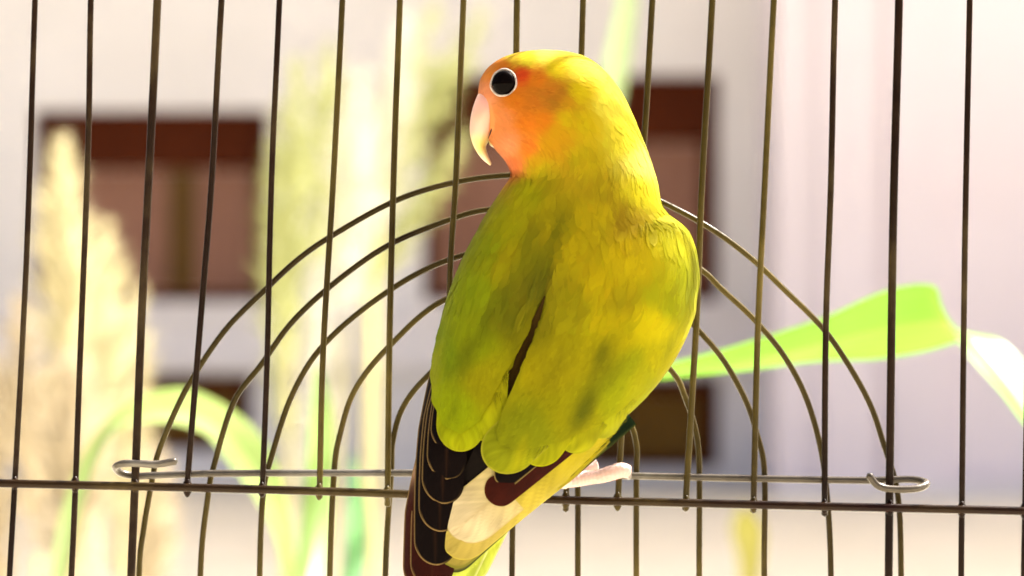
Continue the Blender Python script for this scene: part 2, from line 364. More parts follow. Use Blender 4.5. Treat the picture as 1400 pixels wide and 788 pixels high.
leaf(ll, [(150, 1500, .55), (90, 1000, .7), (72, 860, .8), (92, 740, .85), (118, 650, .88), (152, 588, .9), (205, 562, .9), (265, 564, .88), (318, 600, .86), (358, 655, .85), (386, 730, .85), (402, 830, .85), (408, 880, .85)],
     [(10, 0, 0), (12, 0, 0), (12, 2, .008), (10, 4, .01), (8, 5, .01), (8, 7, .01), (3, 18, .01), (2, 30, .01), (-16, 26, .008), (-20, 17, .006), (-13, 5, .004), (-8, 1, 0), (-2, 0, 0)], n=70, c=(.15, .215, .06))
leaf(ll, [(150, 1500, .55), (330, 1000, .8), (418, 800, .9), (436, 660, .95), (440, 560, .95), (436, 500, .95)],
     [(6, 0, 0), (16, 0, 0), (20, 2, 0), (20, 2, 0), (14, 2, 0), (2, 0, 0)], c=(.16, .26, .07))
leaf(ll, [(150, 1500, .55), (400, 1050, 1.0), (470, 860, 1.1), (486, 760, 1.15), (488, 680, 1.15), (482, 620, 1.15)],
     [(6, 0, 0), (14, 0, 0), (16, 0, 0), (15, 0, 0), (10, 0, 0), (1, 0, 0)], c=(.09, .22, .08))
q = P(600, 0, 3.0)
tl = thing('strap_leaf_plant', 'thin pale green blade rising above the head of the bird', 'plant', (q.x, 3.0, 0))
leaf(tl, [(600, 1100, 3.0), (604, 790, 3.0), (680, 640, 3.0), (775, 400, 3.0), (820, 200, 3.0), (845, 80, 3.0), (862, -20, 3.0), (872, -90, 3.0)],
     [(4, 0, 0), (10, 0, 0), (12, 0, 0), (16, 0, 0), (17, 0, 0), (16, 1, 0), (10, 1, 0), (1, 0, 0)], c=(.22, .30, .14))
q = P(1010, 0, 3.4)
ol = thing('strap_leaf_plant', 'small olive weed standing in front of the low window', 'plant', (q.x, 3.4, 0))
leaf(ol, [(1010, 1000, 3.4), (1022, 850, 3.4), (1026, 770, 3.4), (1022, 720, 3.4), (1018, 690, 3.4)], [(3, 0, 0), (10, 0, 0), (16, 0, 0), (22, 0, 0), (2, 0, 0)], n=20, c=(.17, .16, .03))

# ------------------------------------------------------------------ the cage front with its arched door
cage = thing('bird_cage', 'wire bird cage front with vertical bars and an arched door', 'cage', (0, 0, CAM_H - .16))
TOP, BOT = -420, 1150
def wob(p, a=0.00025): return [Vector(q) + Vector((random.uniform(-a, a), 0, random.uniform(-a, a)*0)) for q in p]
bars = [  # (points, radius mm, goes on below the rail)
 ([(48, 0), (36, 350), (20, 660), (13, 788)], .92, 1), ([(125, 0), (120, 200), (110, 500), (103, 655), (97, 788)], .95, 1),
 ([(214, 0), (205, 200), (195, 420), (186, 640), (180, 788)], 1.28, 1), ([(304, 0), (290, 240), (275, 430), (256, 664)], .98, 0),
 ([(382, 0), (372, 250), (364, 500), (358, 668)], .92, 0), ([(467, 0), (455, 250), (443, 480), (436, 681)], .95, 0),
 ([(546, 0), (540, 200), (533, 450), (529, 691)], .98, 0), ([(633, 0), (622, 250), (616, 380), (609, 694)], .95, 0),
 ([(708, 0), (703, 250), (697, 480), (690, 697)], 1.0, 0), ([(797, 0), (790, 200), (780, 480), (773, 698)], .95, 0),
 ([(892, 0), (880, 190), (862, 430), (848, 600), (844, 692)], .98, 0), ([(973, 0), (960, 250), (952, 420), (945, 560), (938, 697)], 1.02, 0),
 ([(1058, 0), (1045, 250), (1037, 450), (1030, 700)], .98, 0), ([(1143, 0), (1135, 250), (1130, 450), (1127, 704)], .98, 0),
 ([(1228, 0), (1221, 300), (1217, 640), (1216, 788)], 1.28, 1), ([(1327, 0), (1320, 350), (1315, 690), (1314, 788)], .95, 1)]
for k in range(1, 4):
    bars.append(([(48-82*k, 0), (20-82*k, 660), (13-82*k, 788)], .95, 1)); bars.append(([(1327+86*k, 0), (1315+86*k, 690), (1314+86*k, 788)], .95, 1))
rail = [(-260, 654), (0, 661), (300, 668), (530, 675), (770, 684), (900, 687), (1100, 692), (1400, 699), (1640, 705)]
for pts, r, go in bars:
    (xa_, ya_), (xb_, yb_) = pts[0], pts[1]; k = (xb_-xa_)/(yb_-ya_)
    pp = [(xa_ + k*(TOP-ya_), TOP)] + pts
    if go: (xc_, yc_), (xd_, yd_) = pts[-2], pts[-1]; pp.append((xd_ + (xd_-xc_)/(yd_-yc_)*(BOT-yd_), BOT))
    ry = float(np.interp(pp[-1][0], [q[0] for q in rail], [q[1] for q in rail])); rx = float(np.interp(ry, [q[1] for q in pp], [q[0] for q in pp]))
    w0 = P(rx, ry, -.0007); k_ = random.uniform(.8, 1.15)       # the weld where the bar meets the rail
    weld = tube([w0 + Vector((0, 0, .0021*k_)), w0 + Vector((0, 0, .001)), w0, w0 - Vector((0, 0, .001)), w0 - Vector((0, 0, .0021*k_))], np.array([.5, 1.15, 1.4, 1.15, .5])*1e-3*k_, 10, n=12)
    mk('vertical_bar', *join([weld, tube(wob([P(x, y, 0) for x, y in pp]), r*.88e-3, 12)]), M_WIRE_LIT if 420 < pts[0][0] < 1100 else M_WIRE, cage)
mk('horizontal_bar', *tube([P(x, y, -.0021) for x, y in rail], .00118, 12, n=90), M_RAIL, cage)
for y, sl in ((TOP, 0), (BOT, 0)):
    mk('horizontal_bar', *tube([P(x, y, -.0021) for x in (-260, 300, 1000, 1640)], .0016, 12), M_WIRE, cage)
mmY = lambda x, y, d: P(x, y, d*1e-3)
door = mk('door_bar', *tube([mmY(*q) for q in [(240, 631, -4.6), (214, 635, -4.4), (190, 634, -4.2), (169, 634, -3.2), (158, 639, -.4), (166, 647, 2.4), (188, 651, 4.0), (215, 650, 4.2), (300, 647.5, 4), (520, 647, 4), (700, 648, 4), (870, 651, 4), (1000, 654, 4), (1180, 657, 4),
    (1218, 656, 4.4), (1250, 656, 3.4), (1267, 661, 0), (1254, 668, -3.2), (1220, 669, -4.4), (1200, 664, -4.8), (1188, 650, -5.0)]], .00102, 12, n=220), M_STEEL, cage)
arches = [
 [(184, BOT), (190, 788), (197, 720), (206, 668), (215, 624), (238, 566), (265, 514), (310, 449), (360, 399), (405, 357), (450, 325), (540, 275), (620, 250), (695, 240), (770, 241), (850, 254), (920, 284), (980, 318), (1030, 356), (1070, 394), (1125, 449), (1160, 499), (1190, 554), (1207, 604), (1227, 674), (1232, 788), (1234, BOT)],
 [(268, BOT), (274, 784), (285, 674), (292, 639), (320, 549), (357, 499), (400, 440), (460, 385), (532, 335), (617, 300), (660, 288), (730, 283), (800, 292), (880, 320), (960, 370), (985, 394), (1030, 436), (1070, 484), (1100, 539), (1120, 604), (1130, 670), (1136, 784), (1138, BOT)],
 [(350, BOT), (355, 786), (360, 674), (370, 629), (400, 539), (445, 469), (530, 399), (615, 355), (720, 335), (830, 355), (900, 396), (955, 452), (990, 494), (1020, 549), (1035, 594), (1045, 644), (1045, 784), (1047, BOT)],
 [(446, BOT), (451, 786), (457, 644), (465, 594), (485, 534), (530, 476), (607, 411), (715, 388), (820, 414), (917, 506), (937, 544), (952, 594), (956, 644), (956, 784), (958, BOT)],
 [(522, BOT), (527, 786), (535, 644), (537, 604), (550, 559), (580, 519), (640, 468), (710, 450), (790, 484), (857, 571), (870, 609), (870, 644), (870, 784), (872, BOT)],
 [(606, BOT), (610, 786), (614, 644), (622, 590), (655, 540), (702, 520), (750, 545), (780, 600), (789, 650), (790, 784), (791, BOT)],
 [(698, BOT), (700, 784), (702, 644), (703, 530)]]
for a in arches:
    mk('arch_wire', *tube([P(x, y, .0064) for x, y in a], .00082, 10, n=140), M_WIRE_LIT, door)

# ------------------------------------------------------------------ the lovebird
SB = W0/1400*(CAM_D-.04)/CAM_D                                      # metres per photo pixel at the bird
def B(px, py, mm): return np.stack([(np.asarray(px, float)-700)*SB, np.asarray(mm, float)*1e-3 + 0*np.asarray(px, float), CAM_H + (394-np.asarray(py, float))*SB], -1)
bird_loc = tuple(B(790, 655, -6))
bird = thing('lovebird', 'yellow green lovebird with orange face clinging to the cage bars', 'bird', bird_loc)

SIL = [  # py, left, right  (head, neck, body with folded wings)
 (68, 744, 746), (68.6, 731, 759), (70, 718, 774), (73, 703, 788), (80, 684, 806), (95, 665, 825), (112, 656, 840), (130, 654, 852), (150, 657, 862), (170, 661, 871), (190, 667, 879),
 (205, 679, 885), (222, 693, 891), (238, 699, 896), (252, 692, 900), (270, 680, 903), (284, 671, 907), (300, 661, 912), (318, 652, 921), (332, 644, 929), (360, 630, 943), (390, 618, 952), (420, 608, 953),
 (450, 601, 944), (480, 595, 930), (510, 591, 911), (540, 596, 886), (570, 606, 852), (600, 620, 812), (640, 640, 750), (680, 642, 715), (700, 642, 700)]
HD = [(68, .3), (68.6, 2.5), (70, 4.6), (73, 6.6), (80, 9.2), (95, 12), (115, 14), (150, 15.2), (200, 15.6), (240, 16.4), (280, 19), (310, 21.5), (360, 24), (430, 25), (500, 23), (560, 18), (620, 11), (680, 6), (700, 4)]
CY = [(68, -36), (240, -36), (300, -34.5), (400, -33), (500, -35), (560, -39.5), (620, -45), (700, -45)]
fl = pchip([q[0] for q in SIL], [q[1] for q in SIL]); fr = pchip([q[0] for q in SIL], [q[2] for q in SIL])
fh = pchip(*zip(*HD)); fc = pchip(*zip(*CY)); PEX = 2.25
fs = pchip([200, 282, 290, 298, 306, 318, 332, 360, 390, 420, 700], [0, 0, 3, 10, 18, 23, 21, 13, 5, 0, 0])   # shoulder of the right wing
def seg_dist(px, py, pts):
    best = np.full(np.shape(px), 1e9); tt = np.zeros(np.shape(px)); n = len(pts) - 1
    for i in range(n):
        a = np.array(pts[i], float); b = np.array(pts[i+1], float); d = b - a
        t = np.clip(((px-a[0])*d[0] + (py-a[1])*d[1]) / d.dot(d), 0, 1); e = np.hypot(px-a[0]-t*d[0], py-a[1]-t*d[1])
        m = e < best; best = np.where(m, e, best); tt = np.where(m, (i+t)/n, tt)
    return best, tt
GROOVE = [(752, 365), (738, 420), (712, 490), (690, 545), (655, 600)]
def crease(px, py):
    d, t = seg_dist(px, py, GROOVE); c = np.exp(-(d/9)**2)*np.interp(t, [0, .3, .6, 1], [.6, 2.2, 4.2, 4.5])
    d, t = seg_dist(px, py, [(912, 284), (888, 304), (860, 318)]); c = c + 1.6*np.exp(-(d/7)**2)*(1-.8*t)
    d, t = seg_dist(px, py, [(700, 238), (730, 246), (775, 225)]); c = c + 1.2*np.exp(-(d/9)**2)*(1-.7*t)
    return c
def surf(y, th):
    y = np.clip(y, 68.0, 700.0); a = np.cos(th); b = np.sin(th)
    l, r = fl(y), fr(y); xc, hw = (l+r)/2, (r-l)/2
    wq = np.clip((a-.35)/.6, 0, 1); wq = wq*wq*(3-2*wq)
    px = xc + hw*np.sign(a)*np.abs(a)**(2/PEX) + wq*fs(y); Y = fc(y) - fh(y)*np.sign(b)*np.abs(b)**(2/PEX)
    Y = Y + np.where(b > .12, crease(px, y), 0)
    # cheek fullness and a brow over the eye on both sides of the head
    ch = 1.3*np.exp(-((px-715)/34)**2-((y-165)/34)**2) - 1.1*np.exp(-((px-690)/15)**2-((y-117)/15)**2)
    Y = Y - np.sign(b)*ch
    return B(px, y, Y), px, y
def surf_n(y, th):
    e = .4; py_ = (surf(y+e, th)[0] - surf(y-e, th)[0])/(2*e); pt = (surf(y, th+.006)[0] - surf(y, th-.006)[0])/.012
    n = np.cross(py_, pt); ln = np.linalg.norm(n, axis=-1, keepdims=True); n = n/(ln+1e-15)
    return n, py_, pt, ln[..., 0]

ANCH = [(720, 85, 226, 206, 40), (745, 72, 232, 218, 90), (795, 92, 230, 210, 60), (700, 80, 222, 185, 40), (668, 95, 228, 135, 50), (690, 92, 224, 120, 28), (715, 104, 226, 70, 25), (735, 112, 222, 120, 22), (722, 172, 230, 120, 26), (742, 168, 226, 126, 20), (722, 205, 232, 120, 36), (732, 142, 214, 116, 28),  # plumage tones; crown and nape edge paled where the sun rim falls
 (698, 202, 238, 145, 90), (702, 226, 234, 122, 62), (664, 130, 238, 145, 95), (684, 165, 238, 140, 75), (705, 140, 230, 125, 25), (742, 138, 192, 116, 26), (754, 142, 176, 112, 24), (764, 134, 184, 116, 24), (774, 144, 198, 140, 18), (752, 128, 200, 118, 26), (762, 184, 208, 152, 12), (748, 203, 206, 146, 12), (733, 224, 200, 150, 12), (775, 165, 205, 170, 10),
 (760, 95, 220, 190, 10), (790, 130, 215, 185, 10), (830, 150, 228, 208, 60), (800, 172, 202, 172, 10), (740, 235, 188, 166, 10), (800, 220, 186, 160, 10), (845, 190, 212, 192, 40), (880, 230, 222, 208, 90), (870, 260, 200, 180, 20), (720, 262, 178, 166, 5), (820, 262, 162, 134, 10), (770, 300, 190, 160, 5), (850, 302, 158, 124, 15), (822, 300, 190, 158, 8),
 (680, 300, 170, 160, 5), (660, 340, 150, 150, 5), (640, 400, 146, 152, 5), (700, 360, 168, 148, 5), (738, 392, 118, 104, 12), (720, 440, 140, 125, 5), (800, 340, 186, 156, 5), (860, 350, 200, 165, 5), (825, 390, 192, 160, 0), (780, 420, 158, 140, 5), (920, 325, 188, 174, 20), (935, 380, 168, 160, 10), (885, 440, 224, 196, 5),
 (840, 450, 196, 170, 0), (900, 490, 188, 170, 5), (800, 480, 172, 152, 5), (750, 500, 164, 144, 5), (640, 470, 154, 156, 5), (608, 480, 132, 144, 10), (665, 520, 175, 158, 10), (620, 560, 175, 180, 10), (780, 560, 164, 150, 5), (720, 590, 148, 144, 15), (850, 540, 164, 160, 10), (905, 415, 165, 158, 10), (870, 505, 160, 155, 10), (850, 410, 170, 145, 5)]
AX = np.array([q[:2] for q in ANCH], float); AC = np.array([lin(q[2:]) for q in ANCH])
def vnoise(x, y, seed):
    """smooth value noise on pixels"""
    r = np.random.default_rng(seed).random((64, 64)); xi = np.floor(x).astype(int); yi = np.floor(y).astype(int); fx = x-xi; fy = y-yi
    fx = fx*fx*(3-2*fx); fy = fy*fy*(3-2*fy); g_ = lambda i, j: r[i % 64, j % 64]
    return (g_(xi, yi)*(1-fx)+g_(xi+1, yi)*fx)*(1-fy) + (g_(xi, yi+1)*(1-fx)+g_(xi+1, yi+1)*fx)*fy
def plumage(px, py, gain=0.57):
    px = np.asarray(px, float); py = np.asarray(py, float)
    d2 = (px[:, None]-AX[:, 0])**2 + (py[:, None]-AX[:, 1])**2 + 60
    w = d2**-2.2; c = (w[:, :, None]*AC).sum(1)/w.sum(1)[:, None]
    m = np.clip((py-225)/80, 0, 1)*0.8 + .12
    n = vnoise((px+.35*py)/30, py/62, 3)*.72 + vnoise((px+.35*py)/13, py/40, 4)*.28
    k = np.clip((n-.52)*2.2, 0, 1)*m
    c = c*(1-k[:, None]) + k[:, None]*lin((100, 98, 8))*1.0
    k2 = np.clip((.40-n)*2.0, 0, 1)*m*.6
    c = c*(1-k2[:, None]) + k2[:, None]*lin((222, 192, 8))
    lo = np.clip((py-230)/70, 0, 1)[:, None]
    return c*(np.array((.93, 1.0, 1.0))*(1-lo) + np.array((.80, .92, .5))*lo)*gain + np.array((0, 0, .002))

M_FEATHER = feather_material('contour feather', False, 0.25, 0.85, 1.5, sheen=0.025)
M_FLIGHT = feather_material('flight feather', False, 0.18, 0.0, 2.4, spec=0.03)
M_COVERT = feather_material('covert feather', False, 0.18, 0.0, 2.0, True)
M_SKIN = vcol_material('body skin', 0.8, spec=.1)
M_BEAK = vcol_material('beak horn', 0.35, sss=0.35, bump=0.12, bscale=500)
M_FOOT = vcol_material('scaly foot', 0.55, sss=0.3, bump=0.6, bscale=1500)
M_EYE = plain('dark eye', (.0015, .0008, .0006), 0.06, .025, 0.0)
M_RING = mottled('pale eye skin', (.28, .23, .19), (.42, .37, .32), 900, .6, .4, 2500)
M_CLAW = plain('claw', (.09, .07, .06), .35)

ys = np.r_[68+ (np.linspace(0, 1, 26)**2)*32, np.arange(102, 701, 2.5)]; nth = 128
TH = np.linspace(0, 2*np.pi, nth, endpoint=False); YY, TT = np.meshgrid(ys, TH, indexing='ij')
pv, ppx, ppy = surf(YY.ravel(), TT.ravel()); F = []
for i in range(len(ys)-1):
    for j in range(nth): F.append((i*nth+j, i*nth+(j+1) % nth, (i+1)*nth+(j+1) % nth, (i+1)*nth+j))
pv = np.r_[pv, [pv[:nth].mean(0)], [pv[-nth:].mean(0)]]; n0 = len(ys)*nth
for j in range(nth): F.append((n0, (j+1) % nth, j)); F.append((n0+1, (len(ys)-1)*nth+j, (len(ys)-1)*nth+(j+1) % nth))
pc_ = plumage(np.r_[ppx, 745, 670], np.r_[ppy, 68, 700])
F = [tuple(reversed(f)) for f in F]
mk('body', pv, F, M_SKIN, bird, col=pc_)

FLOW = [(660, 100, .5, -.85), (655, 125, .9, -.2), (700, 78, .9, -.4), (745, 70, 1, 0), (800, 90, .8, .6), (840, 130, .5, .87), (870, 190, .2, 1), (690, 140, 1, .1), (720, 120, 1, .1), (750, 140, 1, .2), (700, 180, .85, .5), (690, 215, .6, .8), (730, 210, .5, .85), (780, 160, .5, .85), (800, 220, .1, 1), (740, 250, -.2, 1), (840, 260, 0, 1),
 (700, 290, -.4, .95), (650, 340, -.42, .9), (610, 430, -.2, 1), (600, 520, -.05, 1), (660, 500, -.2, 1), (720, 420, -.35, .95), (780, 330, -.25, 1), (840, 330, -.1, 1), (920, 310, .25, 1), (945, 370, .0, 1), (930, 450, -.35, .95), (880, 520, -.6, .8), (800, 420, -.4, .92), (760, 480, -.5, .87), (840, 460, -.5, .87), (760, 560, -.65, .76), (700, 600, -.75, .66), (620, 580, -.08, 1), (655, 570, -.2, .98), (820, 560, -.72, .69), (760, 605, -.85, .5)]
FA = np.array(FLOW, float)
def flow(px, py):
    d2 = (px[:, None]-FA[:, 0])**2 + (py[:, None]-FA[:, 1])**2 + 120; w = d2**-1.8
    v = (w[:, :, None]*FA[:, 2:]).sum(1); return v/np.linalg.norm(v, axis=1)[:, None]

def contour_feathers():
    Mc = 420000; y = rng.uniform(68.4, 612, Mc); th = rng.uniform(0, 2*np.pi, Mc)
    n, Py, Pt, dA = surf_n(y, th); p, px, py = surf(y, th)
    face = 1/(1+np.exp((px-752+.55*(py-150))/9)) * (py < 236)
    L = np.interp(py, [68, 130, 180, 240, 300, 420, 600], [3.2, 3.4, 4.0, 4.8, 5.4, 6.2, 7.0])*(1-.42*face)*1e-3
    cover = np.interp(py, [68, 230, 320, 600], [10, 10, 9.5, 9.5])
    cover = cover*np.where(np.sin(th) < -.35, .45, 1)
    prob = dA*(543.6*2*np.pi)/Mc * cover/(L*L*.36)
    keep = rng.random(Mc) < prob
    L = np.where((py > 276) & (py < 318) & (px > 885), L*.6, L)
    keep &= ~((np.hypot(px-689, py-116) < 19.0) & (np.abs(np.sin(th)) > .1))
    keep &= ~((px < 678) & (py > 134) & (py < 206) & (px < 678-.3*np.abs(py-166)))
    d, t = seg_dist(px, py, GROOVE); keep &= ~((d < 2.5) & (np.sin(th) > 0) & (t > .25))
    keep &= ~((py > 560) & (np.sin(th) > 0) & (rng.random(Mc) < (py-560)/45))
    y, th, n, Py, Pt, p, px, py, L = (a[keep] for a in (y, th, n, Py, Pt, p, px, py, L)); N = len(y)
    out = n*np.where(((n*(p - B((fl(y)+fr(y))/2, y, fc(y)))).sum(1) < 0), -1, 1)[:, None]
    f2 = flow(px, py); f2 = f2 + rng.normal(0, .10, f2.shape); d = np.stack([f2[:, 0], np.zeros(N), -f2[:, 1]], 1)
    d = d - out*(d*out).sum(1)[:, None]; d += 1e-6; d /= np.linalg.norm(d, axis=1)[:, None]
    L = L*rng.uniform(.9, 1.4, N); Wd = L*rng.uniform(.13, .21, N)
    # no barb may lie across the gap between the wings
    tx = px + d[:, 0]*L/SB; ty = py - d[:, 2]*L/SB; d0, t0 = seg_dist(px, py, GROOVE); d1, t1 = seg_dist(tx, ty, GROOVE)
    gx = lambda q: np.interp(q, [365, 420, 490, 545, 600], [752, 738, 712, 690, 655])
    bad = (np.sign(px-gx(py)) != np.sign(tx-gx(ty))) & (t1 > .2) & (ty < 612) & (out[:, 1] < .2)
    L = np.where(bad, L*.25, L); Wd = np.where(bad, Wd*.25, Wd)
    # tangent step in surface parameters
    a11 = (Py*Py).sum(1); a12 = (Py*Pt).sum(1); a22 = (Pt*Pt).sum(1); b1 = (Py*d).sum(1); b2 = (Pt*d).sum(1); det = a11*a22-a12*a12+1e-18
    sy = np.clip((b1*a22-b2*a12)/det*L, -70, 70); st = np.clip((a11*b2-a12*b1)/det*L, -.6, .6)
    side = np.cross(d, out); vv = [0, .3, .6, .85, 1.0]; prof = [.5, .95, 1.0, .68, .06]; us = [-1, 0, 1]
    lift = rng.uniform(.012, .040, N)*L*np.interp(px, [840, 900], [1, .45])
    V = np.zeros((N, 15, 3)); UV = np.zeros((N, 15, 2)); BN = np.zeros((N, 15, 3)); C = np.zeros((N, 15, 3))
    jit = rng.normal(1, .05, N)[:, None]*np.stack([np.ones(N), rng.normal(1, .02, N), np.ones(N)], 1)
    for i, (v, w) in enumerate(zip(vv, prof)):
        q = surf(y+sy*v, th+st*v)[0]
        # never let the tip wander too far from the straight step
        ref = p + d*(L*v)[:, None]; off = q - ref; ol_ = np.linalg.norm(off, axis=1); lim = .35*L*v+1e-9
        q = ref + off*np.minimum(1, lim/(ol_+1e-12))[:, None]
        col = plumage(q[:, 0]/SB+700, 394-(q[:, 2]-CAM_H)/SB)*jit
        for j, u in enumerate(us):
            k = i*3+j
            V[:, k] = q + side*(Wd*w*u)[:, None] + out*((.06e-3 + lift*(.35+v)) - (Wd*w*u)**2/(2*.045))[:, None]
            UV[:, k] = ((u+1)/2, v); BN[:, k] = out; C[:, k] = col
    Fq = []
    for i in range(4):
        for j in range(2): Fq.append((i*3+j, i*3+j+1, (i+1)*3+j+1, (i+1)*3+j))
    Fq = (np.arange(N)[:, None, None]*15 + np.array(Fq)[None]).reshape(-1, 4)
    o = mk('plumage', V.reshape(-1, 3), Fq, M_FEATHER, bird, col=C.reshape(-1, 3), uv=UV.reshape(-1, 2), bn=BN.reshape(-1, 3))
    o['kind'] = 'stuff'; return N
n_feathers = contour_feathers()

# wing and tail feathers, laid on the envelope of the folded wings
EL = pchip(*zip(*[(400, 612), (450, 598), (500, 588), (540, 576), (600, 566), (660, 556), (720, 550), (800, 548), (860, 546)]))
ER = pchip(*zip(*[(400, 957), (450, 944), (510, 911), (540, 888), (570, 862), (600, 834), (640, 793), (680, 750), (720, 705), (760, 662), (800, 625), (860, 600)]))
EH = pchip(*zip(*[(400, 25), (500, 23), (560, 19.5), (620, 15), (700, 10.5), (800, 7), (860, 6)])); EC = pchip(*zip(*[(400, -33), (500, -35), (560, -39), (620, -42.5), (700, -43.5), (800, -43), (860, -42)]))
def env(px, py):
    l, r = EL(py), ER(py); t = np.clip((px-(l+r)/2)/((r-l)/2), -.985, .985)
    return EC(py) - EH(py)*(1-np.abs(t)**PEX)**(1/PEX)
def flight(parent, base, tip, hw, layer, c, rim=None, edge=.14, bend=0.0, sink=1.6, c2=None, patch=None, name='flight_feather', round_=.5, taper=.5, field=False, shaft=None, tl=.35, one_side=False):
    nr, nc = 74, 27; b = np.array(base, float); e = np.array(tip, float); d = (e-b)/np.linalg.norm(e-b); nn = np.array((-d[1], d[0]))
    v = np.r_[np.linspace(0, .8, 50), .8+.2*np.sin(np.linspace(0, np.pi/2, 25)[1:])]; u = np.linspace(-1, 1, nc)
    Ln = np.linalg.norm(e-b); cap = min(hw*1.1/Ln, .5)
    prof = np.where(v < 1-cap, 1, np.sqrt(np.maximum(0, 1-((v-(1-cap))/cap)**2)))**(2*round_)
    prof = prof*np.interp(v, [0, tl, 1], [taper, 1, 1]); prof = np.maximum(prof, .015)
    Vv, Uu = np.meshgrid(v, u, indexing='ij'); cen = b + (e-b)*Vv[..., None] + nn*(bend*np.sin(Vv*np.pi))[..., None]
    XY = cen + nn*(Uu*hw*prof[:, None])[..., None]
    up = np.clip((Vv-.15)/.5, 0, 1); up = up*up*(3-2*up)
    Y = env(XY[..., 0], XY[..., 1]) + sink*(1-up) - .26*layer*up - .10*(1-np.abs(Uu))*hw/10 + .12*np.sin(Vv*9+layer)
    V = B(XY[..., 0], XY[..., 1], Y).reshape(-1, 3)
    cc = np.ones((nr, nc, 3))*np.array(c)
    if c2 is not None: k = np.clip((Vv-.25)/.6, 0, 1)[..., None]; cc = cc*(1-k)+np.array(c2)*k
    if patch is not None:
        v0, v1, pcol = patch; k = (1/(1+np.exp(-(Vv-v0)*40)) * 1/(1+np.exp((Vv-v1)*40)))[..., None]; cc = cc*(1-k)+np.array(pcol)*k
    if field: k = (1-np.clip((Vv-.6)/.4, 0, 1)*.6)[..., None]; cc = cc*(1-k) + k*plumage(XY[..., 0].ravel(), XY[..., 1].ravel()).reshape(cc.shape)
    cc = cc*(.80+.4*vnoise(Vv*9+layer*3, Uu*2.5+hw, 11))[..., None]
    cc = cc*(.86+.28*vnoise(Vv*Ln/5.5-np.abs(Uu)*hw/4+hw, np.sign(Uu)*3+50+0*Vv, 12))[..., None]
    if shaft is not None: k = (np.clip(1-np.abs(Uu)/.10, 0, 1)*np.clip(1.15-Vv, 0, 1))[..., None]; cc = cc*(1-k*.8)+np.array(shaft)*k*.8
    if rim is not None:
        cv = np.clip((Vv-(1-cap))/cap, 0, 1); rr = np.where(cv > 0, np.sqrt((Uu*prof[:, None])**2 + cv**2), np.abs(Uu))
        k = np.clip((rr-(1-edge))/(edge*.5), 0, 1)*(np.clip((Uu+.98)/.3, 0, 1) if one_side else 1); k = k[..., None]; cc = cc*(1-k)+np.array(rim)*k
    F = [(i*nc+j, i*nc+j+1, (i+1)*nc+j+1, (i+1)*nc+j) for i in range(nr-1) for j in range(nc-1)]
    UVs = np.stack([(Uu+1)/2, Vv], -1).reshape(-1, 2)
    return mk(name, V, F, M_COVERT if field else M_FLIGHT, parent, col=cc.reshape(-1, 3), uv=UVs)
cl = lambda *q: lin(q)*.54
BROWN = cl(50, 14, 8); BLACK = cl(12, 4, 3); RIM = cl(140, 114, 70); YG = cl(162, 164, 10); YG2 = cl(146, 150, 14); CRM = cl(226, 214, 176); YEL = cl(206, 188, 50); OLV = cl(120, 118, 40); DGR = cl(28, 44, 24); TAIL = cl(190, 205, 80)

# left wing: the covert block is the wing, its flight feathers hang from it
wl_ = flight(bird, (640, 430), (629, 613), 33, 6.2, YG, c2=cl(162, 164, 12), rim=cl(164, 166, 22), edge=.06, name='wing', taper=.8, field=True, sink=1.8)
wl_['label'] = 'left folded wing with dark pale edged primaries'
for a in [((664, 430), (657, 598), 27, 5.4, YG), ((684, 440), (676, 568), 16, 4.9, YG2), ((612, 430), (606, 560), 16, 6.0, YG2)]:
    flight(wl_, a[0], a[1], a[2], a[3], a[4], c2=np.array(a[4])*1.05, name='secondary_feather', taper=.8, field=True, sink=1.8, rim=np.array(a[4])*1.06, edge=.07)
for base, tip, hw, lay, c, ptc in [((634, 505), (613, 613), 24, 4.2, BLACK, None), ((630, 500), (612, 651), 27, 3.6, BLACK, None), ((626, 495), (607, 684), 29, 3.0, BLACK, None),
        ((620, 490), (603, 722), 29, 2.4, BLACK, None), ((612, 490), (597, 768), 29, 1.8, BLACK, None), ((606, 500), (581, 806), 30, .6, BROWN, (.30, .50, cl(176, 140, 112))), ((612, 520), (592, 800), 30, 1.2, BROWN, None)]:
    flight(wl_, base, tip, hw, lay, c, rim=RIM, edge=.075, patch=ptc, bend=6, taper=.7 if lay > 1.3 else .12, tl=.35 if lay > 1.3 else .65, one_side=True, shaft=cl(74, 46, 26))
flight(wl_, (700, 520), (634, 680), 17, .9, cl(22, 16, 12), bend=-4); flight(wl_, (668, 540), (622, 745), 26, .3, BLACK)
flight(wl_, (744, 405), (662, 606), 10, -2.0, cl(62, 44, 8), taper=.1, sink=.6, bend=-3)  # dark strip down the groove, shade between the wings put into its colour
# right wing
wr_ = flight(bird, (800, 500), (668, 633), 36, 6.6, YG, c2=cl(132, 138, 18), rim=cl(158, 156, 40), edge=.07, name='wing', taper=.85, bend=-3, field=True, sink=1.8)
wr_['label'] = 'right folded wing with cream and yellow flight feathers'
for a in [((830, 480), (722, 628), 30, 5.8, YG), ((862, 480), (772, 612), 28, 5.0, YG2), ((880, 490), (812, 594), 22, 4.4, YG2)]:
    flight(wr_, a[0], a[1], a[2], a[3], a[4], c2=np.array(a[4])*1.03, name='secondary_feather', taper=.85, field=True, sink=1.8, rim=np.array(a[4])*1.06, edge=.07)
flight(wr_, (790, 585), (678, 652), 19, 4.0, BLACK, rim=cl(140, 120, 70), edge=.10, taper=.03, tl=.9, sink=-.4); flight(wr_, (812, 592), (666, 676), 24, 3.3, cl(52, 14, 6), rim=cl(74, 30, 10), edge=.08, taper=.02, tl=.92, sink=-.2)
flight(wr_, (830, 575), (770, 607), 12, 3.9, cl(96, 60, 12))
